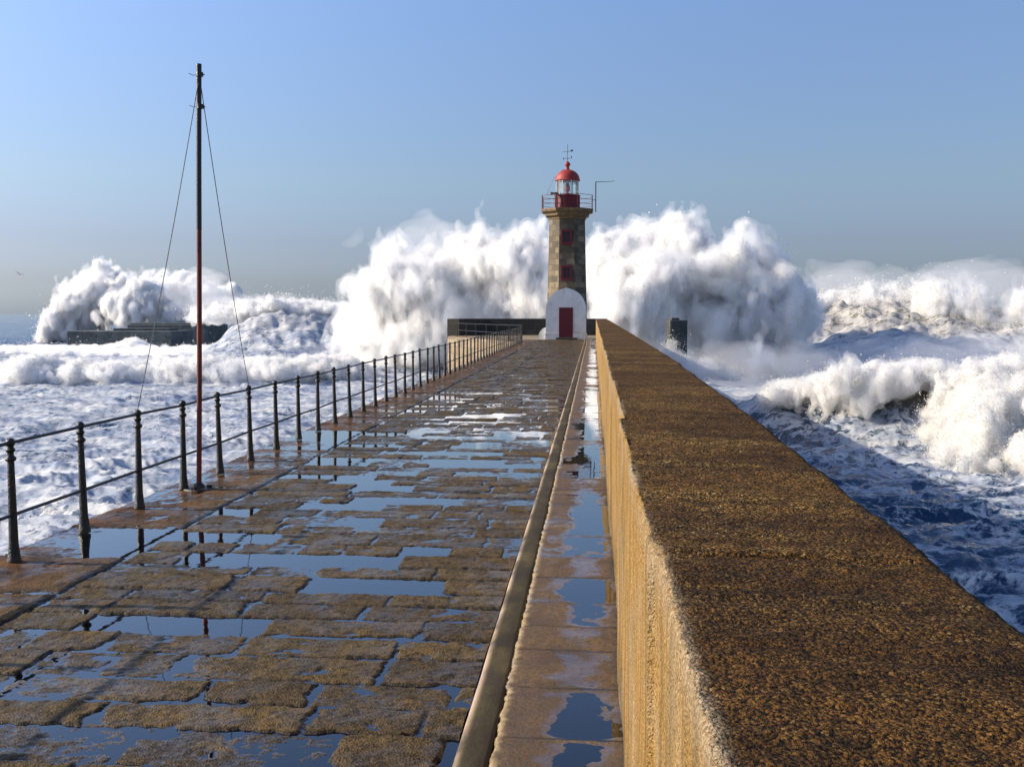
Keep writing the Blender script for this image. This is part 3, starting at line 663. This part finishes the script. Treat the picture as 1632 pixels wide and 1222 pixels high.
#SEA_MARK
# ================================================================== SEA
def m_sea():
    n = N('sea_water'); P = n.obj(); foam = n.attr('foam'); brown = n.attr('brown')
    wv = n.map(P, (1, 1.0, 1))
    sp = n.noise(wv, .55, 6, .62, 1.6); lace = n.math('ABSOLUTE', n.math('MULTIPLY_ADD', sp, 2.0, -1.0))      # 0 on thin lines
    lace = n.math('SUBTRACT', 1.0, n.math('MULTIPLY', lace, 5.5), clamp=True)
    sp2 = n.noise(wv, 1.9, 5, .6, 1.2); lace2 = n.math('SUBTRACT', 1.0, n.math('MULTIPLY', n.math('ABSOLUTE', n.math('MULTIPLY_ADD', sp2, 2.0, -1.0)), 6.0), clamp=True)
    patch = n.noise(wv, .9, 7, .68, .6)
    v = n.math('MULTIPLY_ADD', lace, .24, patch); v = n.math('MULTIPLY_ADD', lace2, .12, v)
    thr = n.math('MULTIPLY_ADD', foam, -.62, .92)
    f = n.math('MULTIPLY', n.math('SUBTRACT', v, thr), 5.0, clamp=True)
    water = n.mix(brown, (.006, .035, .085), (.13, .115, .07))
    micro = n.noise(wv, 3.5, 5, .6); m2 = n.noise(wv, 14, 3, .6)
    nb = n.bump(n.math('MULTIPLY_ADD', m2, .25, micro), .6, .12)
    fb = n.bump(n.math('MULTIPLY_ADD', f, .6, n.noise(wv, 4.5, 6, .62)), .5, .07)
    wsh = n.bsdf(water, .12, nb); wsh.inputs['IOR'].default_value = 1.33
    fc = n.mix(n.ramp(n.noise(n.map(P, (.45, 1.3, 1)), .8, 7, .66, .5), [(.38, 0), (.66, 1)]), (.20, .25, .35), (.60, .60, .575)); fc = n.mix(n.math('MULTIPLY', brown, .6), fc, (.40, .355, .29))
    fsh = n.bsdf(fc, .75, fb, Specular_IOR_Level=.25)
    m = n.n('MixShader', i_0=f); n.link(wsh.outputs[0], m.inputs[1]); n.link(fsh.outputs[0], m.inputs[2])
    return n.surf(m)
def m_foam(name, col=(.88, .88, .86), tint=(.66, .64, .58), trans=.3):
    n = N(name); P = n.obj()
    nb = n.bump(n.noise(P, 5, 7, .75), 1.0, .05)
    c = n.mix(n.ramp(n.noise(P, .8, 5, .65), [(.4, 0), (.7, 1)]), col, tint)
    b = n.bsdf(c, .8, nb, Specular_IOR_Level=.2)
    t = n.n('BsdfTranslucent', i_Color=(.9, .88, .82, 1)); m = n.n('MixShader', i_0=trans); n.link(b.outputs[0], m.inputs[1]); n.link(t.outputs[0], m.inputs[2])
    return n.surf(m)
def m_spray(name, dens, col=(.992, .992, .992), aniso=.2):
    n = N(name); v = n.n('VolumeScatter' if False else 'VolumePrincipled')
    v.inputs['Color'].default_value = tuple(col) + (1,); v.inputs['Density'].default_value = dens; v.inputs['Anisotropy'].default_value = aniso
    n.link(v.outputs[0], n.out.inputs['Volume']); return n.m
M['sea'] = m_sea(); M['foam'] = m_foam('white_foam'); M['foam_warm'] = m_foam('churned_foam', (.84, .82, .76), (.60, .52, .40))
M['drop'] = m_foam('spray_droplets', (.93, .93, .92), (.9, .9, .88), .5)
M['spray'] = m_spray('dense_spray', 3.2, (.9990, .9980, .9955)); M['spray_warm'] = m_spray('sandy_spray', 6.0, (.9955, .990, .980)); M['veil'] = m_spray('torn_spray', .9, (.998, .998, .998)); M['veil2'] = m_spray('fine_spray', .32, (.998, .998, .998)); M['mist'] = m_spray('thin_mist', .06, (.998, .998, .998))

def ridge(x, y, xs, ycs, As, wf, wb):
    yc = np.interp(x, xs, ycs); A = np.interp(x, xs, As); d = y - yc
    return A * np.where(d < 0, np.exp(-(d / wf) ** 2), np.exp(-(d / wb) ** 2))
def sea_height(x, y):
    r = np.hypot(x, y)
    wx = x + 1.5 * gnoise2(x * .12, y * .12, 201); wy = y + 1.5 * gnoise2(x * .12, y * .12, 202)
    sw = .30 * gnoise2(wx * .10, wy * .16, 203) + .24 * (1 - 2 * np.abs(gnoise2(wx * .22, wy * .34, 204)))
    ch = .17 * (1 - 2 * np.abs(gnoise2(wx * .45, wy * .9, 205))) + .05 * (1 - 2 * np.abs(gnoise2(wx * 1.2, wy * 1.9, 206))) + .04 * gnoise2(wx * 3.7, wy * 3.7, 207)
    near = 1 / (1 + (r / 260) ** 2)
    h = sw + ch * near
    # big swells out at sea
    big = 1.1 * sstep(140, 260, y) * gnoise2(x * .012 + 3, y * .028, 208); h = h + big / (1 + (r / 1800) ** 2)
    n1 = gnoise2(x * .35, y * .35, 209); n2 = gnoise2(x * 1.1, y * 1.1, 210)
    lump = 1 + .13 * n1 + .04 * n2
    # left middle roller
    R1 = ridge(x, y, [-60, -46, -38, -30, -22, -17], [78, 78, 79.5, 80, 84, 88], [1.3, 1.3, 1.5, 1.5, 1.4, .4], 1.5, 4)
    # left far wave running up to the plume
    R2 = ridge(x, y, [-62, -50, -46, -43, -39, -33, -28, -20, -8], [122, 122, 121, 121, 120, 120, 121, 122, 122], [0, 0.0, 1.2, 4.4, 6.2, 6.2, 5.4, 4.5, 0], 10, 12)
    # right near breaker
    R3 = ridge(x, y, [5.5, 8, 10, 13, 17, 22, 30], [50, 48.5, 47, 46, 45, 44, 43], [0, 1.5, 2.5, 2.9, 3.0, 3.0, 3.0], 2.8, 6)
    # right far wave
    R4 = ridge(x, y, [-4, 14, 20, 25, 31, 36, 42, 50, 62], [106, 106, 105, 104, 104, 104, 104, 105, 106], [0, 2.5, 4.6, 6.1, 6.6, 6.3, 5.2, 4.6, 4.2], 18, 14)
    h = h + (R1 + R2 + R4) * lump + R3 * (1 + .08 * n1)
    ruf = sstep(.5, 3, R2) + sstep(.5, 3, R4)
    h = h + ruf * (.14 * (1 - 2 * np.abs(gnoise2(x * .38 + .15 * y, y * .16, 211))) + .10 * gnoise2(x * .9 + .3 * y, y * .35, 212) + .05 * gnoise2(x * 2.2, y * .9, 213))
    return h, (R1, R2, R3, R4)
def sea():
    az = np.radians(np.linspace(-50, 46, 1150)); rr = [5.0]
    while rr[-1] < 250: rr.append(rr[-1] * 1.0046)
    while rr[-1] < 9000: rr.append(rr[-1] * 1.028)
    Rr, A = np.meshgrid(np.array(rr), az, indexing='ij'); X = Rr * np.sin(A); Y = Rr * np.cos(A)
    h, (R1, R2, R3, R4) = sea_height(X, Y)
    left = sstep(1, -4, X)
    foam = left * (.88 + .15 * gnoise2(X * .06, Y * .05, 220)) + (1 - left) * (.63 + .16 * gnoise2(X * .09, Y * .12, 221))
    foam = foam + (1 - left) * .12 * sstep(36, 44, Y + .2 * X) * sstep(60, 50, Y) 
    foam = foam + (1 - left) * .35 * sstep(55, 75, Y)
    foam = np.where(Y > 130, foam * (1 - sstep(125, 220, Y) * .75), foam)
    foam = foam + .25 * sstep(.6, 1.6, R1) + .0 * R2
    foam = foam - .40 * sstep(.4, 2, R3) * sstep(47, 44.5, Y + .15 * (X - 13)) - .32 * sstep(2, 5, R4) + .10 * sstep(2, 5, R2)
    foam = foam - .25 * np.exp(-((X - 4.5) / 5) ** 2) * np.exp(-((Y - 30) / 22) ** 2)
    brown = np.clip(.9 * sstep(.8, 2.5, R3) + 1.0 * sstep(1.5, 5, R4) + .35 * sstep(2, 5, R2) + .15 * (1 - left) * sstep(35, 42, Y) * sstep(70, 55, Y), 0, 1)
    Z = SEA + h - .0  * Rr
    me = np_mesh('sea', np.stack([X, Y, Z], -1).reshape(-1, 3), grid_faces(*X.shape, True), True, dict(foam=np.clip(foam, 0, 1.25), brown=brown))
    tag(link('sea_water', me, M['sea']), 'rough foaming sea on both sides of the pier', 'sea', kind='structure')
    # coarse sheet for the sea out of view
    xs = np.linspace(-400, 400, 41); Xa, Ya = np.meshgrid(xs, np.linspace(-400, 4, 21)); 
    me = np_mesh('sea_back', np.stack([Xa, Ya, Xa * 0 + SEA - .6], -1).reshape(-1, 3), grid_faces(*Xa.shape), True, dict(foam=Xa * 0 + .5, brown=Xa * 0))
    tag(link('open_water', me, M['sea']), 'sea behind the viewpoint', 'sea', kind='structure')
sea()
print('sea', time.time() - T0)

def B(px, py, Y, rx, ry, dep):
    """blob from the survey: centre on a sight line at distance Y, radii in photograph pixels and metres of depth"""
    c = at(px, py, Y); s = Y / 1600
    return (c[0], c[1], c[2], rx * s, dep, ry * s)
def foam_body(name, blobs, step, amps, mat, label, seed, k=.5, streak=None, drops=0, dsize=.05, dspread=.5, zmin=None, cat='breaking wave', dropmat='drop', layers=(), fcut=.9, core=0.0, kind='stuff', warp=0.0):
    rng = np.random.default_rng(seed); Bm = np.array(blobs)
    pad = 1.2 * sum(a for _, a in amps) + .4
    lo = (Bm[:, :3] - Bm[:, 3:]).min(0) - pad; hi = (Bm[:, :3] + Bm[:, 3:]).max(0) + pad
    lo[2] = max(lo[2], SEA - .8 if zmin is None else zmin)
    sh = tuple(int(v) for v in np.ceil((hi - lo) / step)); g = [(lo[a] + np.arange(sh[a]) * step).astype('f4') for a in range(3)]
    X = g[0][:, None, None]; Y = g[1][None, :, None]; Z = g[2][None, None, :]
    acc = np.zeros(sh, 'f4')
    wX = 0
    if warp:
        wX = warp * vnoise3(sh, lo, step, 3.0, rng); wZ = warp * vnoise3(sh, lo, step, 3.0, rng); X = X + wX; Z = Z + wZ
    for (cx, cy, cz, rx, ry, rz) in blobs:
        m = min(rx, ry, rz)
        d = (np.sqrt(((X - cx) / rx) ** 2 + ((Y - cy) / ry) ** 2 + ((Z - cz) / rz) ** 2) - 1) * m
        acc += np.exp(np.clip(-d / k, -30, 30)).astype('f4')
    D = -k * np.log(acc + 1e-12); del acc
    fine = np.zeros(sh, 'f4')
    for cell, amp in amps:
        nz = vnoise3(sh, lo, step, cell, rng); cs = cell if np.isscalar(cell) else cell[0]
        val = amp * (np.abs(nz) * 1.7 - .55) if np.isscalar(cell) else amp * nz
        if cs < fcut: fine += val
        else: D -= val
    def surface(Dv):
        Dv = np.clip(Dv / step, -3, 3); Dv[0] = Dv[-1] = 1; Dv[:, 0] = Dv[:, -1] = 1; Dv[:, :, 0] = 1; Dv[:, :, -1] = 1
        gr = openvdb.FloatGrid(background=1.0); gr.copyFromArray(np.ascontiguousarray(Dv)); V, T, Q = gr.convertToPolygons(isovalue=0.0)
        return V * step + lo, Q.copy()
    V, Q = surface(D - fine + core)
    me = np_mesh(name, V, Q, True)
    nv = len(V); shells = []
    for off, gain, lm in layers:
        V2, Q2 = surface(np.maximum(D - fine * gain - off, D - off - 2.2 * step * 2)); shells.append((np_mesh('torn_spray', V2, Q2, True), lm))
    if drops:
        # droplets and shreds flung off the surface, many near it and few far from it
        idx = rng.integers(0, nv, drops); c = V[idx]; cen = Bm[:, :3].mean(0)
        dirv = c - cen; dirv /= np.linalg.norm(dirv, axis=1)[:, None] + 1e-6
        dirv = dirv * .5 + rng.normal(size=dirv.shape) * .55; dirv[:, 2] = np.abs(dirv[:, 2]) * .9 + .25 * dirv[:, 2]
        c = c + dirv * np.minimum(rng.exponential(dspread, drops), 2.6 * dspread)[:, None] * (.4 + 1.4 * rng.random(drops)[:, None] ** 2)
        s = dsize * np.minimum(.35 + rng.exponential(.5, drops), 1.8); tet = np.array([(1, 1, 1), (1, -1, -1), (-1, 1, -1), (-1, -1, 1)]) * .6
        rot = rng.normal(size=(drops, 4, 3)) * .35
        tv = (c[:, None, :] + (tet[None] + rot) * s[:, None, None]).reshape(-1, 3)
        b0 = np.arange(drops) * 4
        tf = np.concatenate([np.stack([b0 + a, b0 + b, b0 + c_], 1) for a, b, c_ in ((0, 1, 2), (0, 3, 1), (0, 2, 3), (1, 3, 2))])
        me2 = np_mesh(name + '_droplets', tv, tf, False)
    o = link(name, me, M[mat]); tag(o, label, cat, kind=kind)
    for me3, lm in shells:
        d = link('torn_spray', me3, M[lm], o); d['kind'] = 'stuff'
    if drops:
        d = link('droplets', me2, M[dropmat], o); d['kind'] = 'stuff'
    print(name, sh, nv, time.time() - T0)
    return o
BIG = [(4.2, .95), (2.0, .55), ((1.3, 1.3, 1.9), .34), ((.75, .75, 1.3), .28), (.9, .22), ((.42, .42, .8), .26), ((.26, .26, .45), .20)]
MED = [(2.2, .34), ((1.1, 1.1, 1.1), .22), (.9, .16), ((.45, .45, .6), .20), (.4, .12), ((.24, .24, .34), .14)]
SML = [(1.1, .16), ((.5, .5, 1.0), .14), (.45, .12), ((.2, .2, .5), .11), ((.12, .12, .2), .06)]
SHELLS = [(.02, 1.9, 'veil'), (.36, 2.5, 'veil2')]
# plume left of the lighthouse
def run(pts, n, rx, ry, dep, jit=0.0, seed=1):
    """blobs strung along a surveyed line of (px, py, Y)"""
    rg = random.Random(seed); P = np.array(pts, float); t = np.linspace(0, len(P) - 1, n); out_ = []
    for v in t:
        q = [np.interp(v, range(len(P)), P[:, a]) for a in range(3)]; f = 1 + rg.uniform(-jit, jit)
        out_.append(B(q[0] + rg.uniform(-1, 1) * jit * rx, q[1] + rg.uniform(-1, 1) * jit * ry, q[2], rx * f, ry * f, dep * f))
    return out_
def jets(pts, n, rx, ry, seed): return run(pts, n, rx, ry, .7, .75, seed)
foam_body('spray_plume', [
    B(640, 445, 90, 52, 42, 4.5), B(600, 500, 92, 34, 50, 4), B(588, 560, 93, 30, 40, 3.5), B(620, 590, 92, 50, 22, 3.5), B(700, 460, 90, 60, 42, 5), B(780, 425, 90, 50, 42, 5),
    B(830, 420, 89, 50, 44, 5), B(760, 500, 90, 110, 45, 5), B(860, 480, 89, 60, 55, 5), B(690, 540, 91, 80, 42, 4.5), B(900, 450, 90, 50, 55, 4)]
    + jets([(600, 426, 90), (680, 424, 90)], 6, 6, 10, 51) + jets([(765, 404, 89), (860, 400, 89)], 8, 6, 10, 52) + jets([(575, 450, 91), (560, 520, 92), (556, 590, 92)], 7, 10, 8, 53),
    .115, BIG, 'spray', 'towering white wave burst left of the lighthouse, over the parapet', 21, k=.45, core=.28, layers=SHELLS, drops=120000, dsize=.040, dspread=.22, cat='wave spray')
foam_body('spray_plume', [
    B(960, 440, 86, 42, 42, 4), B(1020, 440, 85, 58, 42, 5), B(1090, 440, 85, 68, 43, 5), B(1160, 452, 86, 52, 40, 5), B(1205, 448, 87, 33, 32, 4), B(1215, 490, 87, 38, 50, 4), B(1000, 485, 82, 45, 30, 4),
    B(1160, 505, 86, 75, 42, 5), B(1228, 550, 87, 32, 36, 4), B(985, 402, 86, 10, 14, 1.5), B(1190, 565, 86, 55, 22, 4), B(1010, 520, 84, 40, 25, 3)]
    + jets([(945, 418, 86), (1060, 415, 86)], 10, 6, 10, 54) + jets([(1070, 412, 86), (1190, 416, 86)], 9, 6, 10, 55) + jets([(1210, 410, 87), (1262, 470, 87), (1268, 560, 87)], 8, 10, 9, 56),
    .115, BIG, 'spray', 'wide white wave burst exploding right of the lighthouse beyond the wall', 22, k=.45, core=.28, layers=SHELLS, drops=130000, dsize=.040, dspread=.22, cat='wave spray')
foam_body('spray_plume', [
    B(148, 482, 193, 38, 36, 9), B(160, 452, 193, 38, 18, 8), B(230, 478, 193, 64, 34, 9), B(300, 490, 193, 52, 26, 8), B(128, 518, 191, 26, 22, 6), B(262, 495, 190, 26, 22, 5), B(360, 515, 193, 50, 22, 7), B(300, 480, 195, 30, 18, 7)],
    .22, [(7, 2.0), (3.4, 1.2), (1.7, .6), ((.8, .8, 1.4), .5), ((.5, .5, .8), .35)], 'spray', 'white wave burst rising behind the two concrete blocks in the surf', 23, k=1.0, core=.28, layers=SHELLS, drops=25000, dsize=.09, dspread=.7, cat='wave spray')
foam_body('spray_plume', [
    B(1500, 478, 98, 22, 26, 3), B(1480, 492, 98, 14, 14, 2.5), B(1555, 495, 96, 20, 30, 3), B(1590, 518, 96, 18, 18, 2.5), B(1640, 510, 94, 30, 45, 4), B(1616, 545, 93, 18, 26, 3)],
    .13, BIG, 'spray', 'white splash bursting off the crest of the far wave at the right edge', 24, k=.5, core=.28, layers=SHELLS, drops=30000, dsize=.05, dspread=.5, cat='wave spray')

# ---- churned white water
foam_body('whitewater', run([(40, 602, 77), (150, 598, 77.5), (300, 602, 79), (420, 598, 80), (560, 600, 84)], 26, 36, 17, 1.7, .22, 3),
    .10, MED, 'spray', 'long low roller of white water breaking left of the pier', 31, k=.28, layers=[(.18, 1.8, 'veil')], drops=60000, dsize=.034, dspread=.2)
foam_body('whitewater', run([(-20, 568, 132), (60, 568, 136), (150, 573, 138), (330, 573, 138), (420, 566, 136), (520, 568, 130)], 20, 34, 3, 2.0, .3, 4) + [B(205, 562, 140, 20, 12, 2), B(212, 556, 140, 10, 12, 1.5)],
    .2, [(1.4, .15), ((.7, .7, .9), .12), (.7, .10), ((.4, .4, .5), .12)], 'spray', 'band of churned surf in front of the two concrete blocks', 32, k=.5, layers=[(.18, 1.8, 'veil')], drops=12000, dsize=.06, dspread=.4)
foam_body('whitewater', run([(335, 503, 121), (400, 494, 120), (470, 491, 120), (545, 500, 121)], 14, 16, 5, 1.5, .5, 5),
    .14, MED, 'spray', 'thin white spray blowing off the crest of the far wave left of the plume', 33, k=.3, layers=[(.18, 1.8, 'veil')], drops=20000, dsize=.05, dspread=.5)
foam_body('whitewater', run([(10, 872, 24.5), (70, 862, 25), (130, 842, 26.5), (180, 826, 28)], 10, 28, 16, .9, .35, 6),
    .035, [(.8, .2), (.4, .14), (.2, .08), (.1, .04)], 'foam', 'white splash at the foot of the pier near the first railing posts', 34, k=.15, drops=9000, dsize=.014, dspread=.12)
foam_body('whitewater', run([(1530, 690, 40), (1560, 665, 41), (1610, 650, 41), (1690, 655, 40)], 9, 26, 42, 1.6, .35, 7) + run([(1530, 722, 38.5), (1650, 728, 37.5)], 6, 28, 14, 1.0, .35, 8),
    .05, [(1.4, .25), (.8, .22), ((.35, .35, .9), .18), (.4, .14), ((.2, .2, .4), .12), ((.12, .12, .18), .08)], 'spray_warm', 'bright collapsing white water at the right end of the near breaker', 35, k=.22, fcut=.6, layers=[(.06, 2.2, 'veil')], drops=70000, dsize=.020, dspread=.16)
foam_body('whitewater', run([(1255, 640, 47), (1290, 622, 46), (1380, 606, 45), (1470, 602, 44.6), (1560, 596, 44.2), (1660, 592, 43.6)], 24, 20, 9, .7, .4, 9) + run([(1296, 640, 44.6), (1360, 650, 43.8)], 5, 6, 24, .3, .5, 10) + run([(1375, 640, 43.8), (1402, 622, 43.6)], 4, 10, 18, .4, .3, 11) + run([(1500, 622, 42.6), (1540, 628, 42.6)], 4, 14, 22, .5, .3, 12),
    .05, SML, 'spray_warm', 'foaming lip curling over the top of the near breaker on the right', 36, k=.14, fcut=.6, layers=[(.05, 2.2, 'veil')], drops=50000, dsize=.018, dspread=.14)
foam_body('whitewater', run([(1275, 492, 107), (1340, 485, 106), (1440, 476, 105), (1500, 478, 104)], 14, 13, 6, 1.2, .4, 13) + run([(1350, 478, 106), (1460, 470, 105)], 4, 9, 12, 1, .4, 14),
    .12, MED, 'spray', 'spray fringe along the crest of the far wave on the right', 37, k=.3, layers=[(.18, 1.8, 'veil')], drops=25000, dsize=.045, dspread=.5)
foam_body('whitewater', [B(1058, 590, 59, 14, 14, .8), B(1085, 585, 58.5, 22, 16, 1), B(1115, 590, 58.5, 24, 14, 1), B(1150, 596, 59, 22, 9, 1), B(1068, 566, 59, 9, 16, .6)], .06, SML, 'veil', 'wash and spray boiling round the foot of the dark pillar', 43, k=.3, fcut=.4, drops=9000, dsize=.02, dspread=.3, cat='wave spray')
# thin drifting mist
foam_body('sea_mist', run([(1110, 575, 64), (1180, 600, 72), (1240, 600, 68), (1300, 590, 64)], 9, 34, 22, 3, .4, 16), .2, [(2.6, .7), ((1.3, 1.3, 1.0), .5), ((.7, .7, .5), .35)], 'mist', 'thin mist drifting over the water right of the dark pillar', 39, k=.5, cat='mist')
foam_body('sea_mist', run([(1270, 580, 84), (1400, 572, 82), (1500, 566, 80), (1640, 565, 80)], 9, 50, 16, 4, .35, 44), .2, [(2.6, .6), ((1.3, 1.3, .8), .5), ((.7, .7, .5), .35)], 'mist', 'low mist drifting between the two waves on the right', 44, k=.5, cat='mist')
foam_body('sea_mist', [B(690, 395, 92, 50, 30, 3), B(640, 385, 92, 40, 14, 3), B(740, 385, 92, 45, 22, 3)], .2, [(3, .8), ((1.4, 1.4, .8), .6), ((.7, .7, .5), .4)], 'mist', 'thin veil of mist hanging above the left wave burst', 40, k=.8, cat='mist')
foam_body('sea_mist', [B(300, 455, 182, 60, 26, 6), B(350, 490, 182, 60, 26, 6), B(430, 490, 135, 90, 12, 5)], .35, [(5, 1.2), ((2.4, 2.4, 1.4), .9), ((1.2, 1.2, .8), .6)], 'mist', 'pale mist trailing right from the wave burst behind the blocks', 41, k=1.2, cat='mist')
foam_body('sea_mist', [B(1340, 468, 112, 60, 18, 5), B(1430, 460, 112, 60, 16, 5), B(1540, 450, 112, 80, 16, 4), B(1632, 450, 112, 50, 18, 4), B(1290, 480, 112, 30, 16, 4)], .25, [(4, 1.0), ((2, 2, 1.2), .7), ((.9, .9, .6), .5)], 'mist', 'mist blown back over the far wave at the right', 42, k=1.0, cat='mist')

# ---- gulls
def gull(px, py, Y, roll, label):
    c = at(px, py, Y); bm = bmesh.new(); me = bpy.data.meshes.new('seagull')
    pts = [(-.62, .02, .10), (-.34, .06, .17), (-.06, 0, .03), (0, -.02, .0), (.06, 0, .03), (.34, .06, .17), (.62, .02, .10)]
    ch = [.03, .13, .2, .2, .2, .13, .03]
    a = [bm.verts.new((x, y - c_ / 2, z + .012)) for (x, y, z), c_ in zip(pts, ch)]; b2 = [bm.verts.new((x, y + c_ / 2, z)) for (x, y, z), c_ in zip(pts, ch)]
    a2 = [bm.verts.new((x, y - c_ / 2, z - .006)) for (x, y, z), c_ in zip(pts, ch)]
    for k in range(6):
        bm.faces.new((a[k], a[k + 1], b2[k + 1], b2[k])); bm.faces.new((a2[k], b2[k], b2[k + 1], a2[k + 1])); bm.faces.new((a[k], a2[k], a2[k + 1], a[k + 1]))
    m = MB(); m.bm.free(); m.bm = bm
    rings = [(-.30, .01), (-.26, .045), (-.18, .055), (-.05, .08), (.10, .07), (.25, .035), (.40, .05), (.42, .01)]
    m.tube([(0, y, .01) for y, _ in rings], [r_ for _, r_ in rings], 8)
    o = m.done('seagull', M['gull']); o.location = c; o.scale = (.62, .62, .62); o.rotation_euler = (.1, roll, 1.2); tag(o, label, 'seagull', 'gulls over the sea')
M['gull'] = m_plain('gull_feathers', (.30, .30, .31), .7, .2, 5, .0)
gull(31, 437, 70, .3, 'upper of the two small gulls flying at the far left')
gull(71, 487, 85, -.25, 'lower of the two small gulls flying at the far left')
print('done', time.time() - T0)
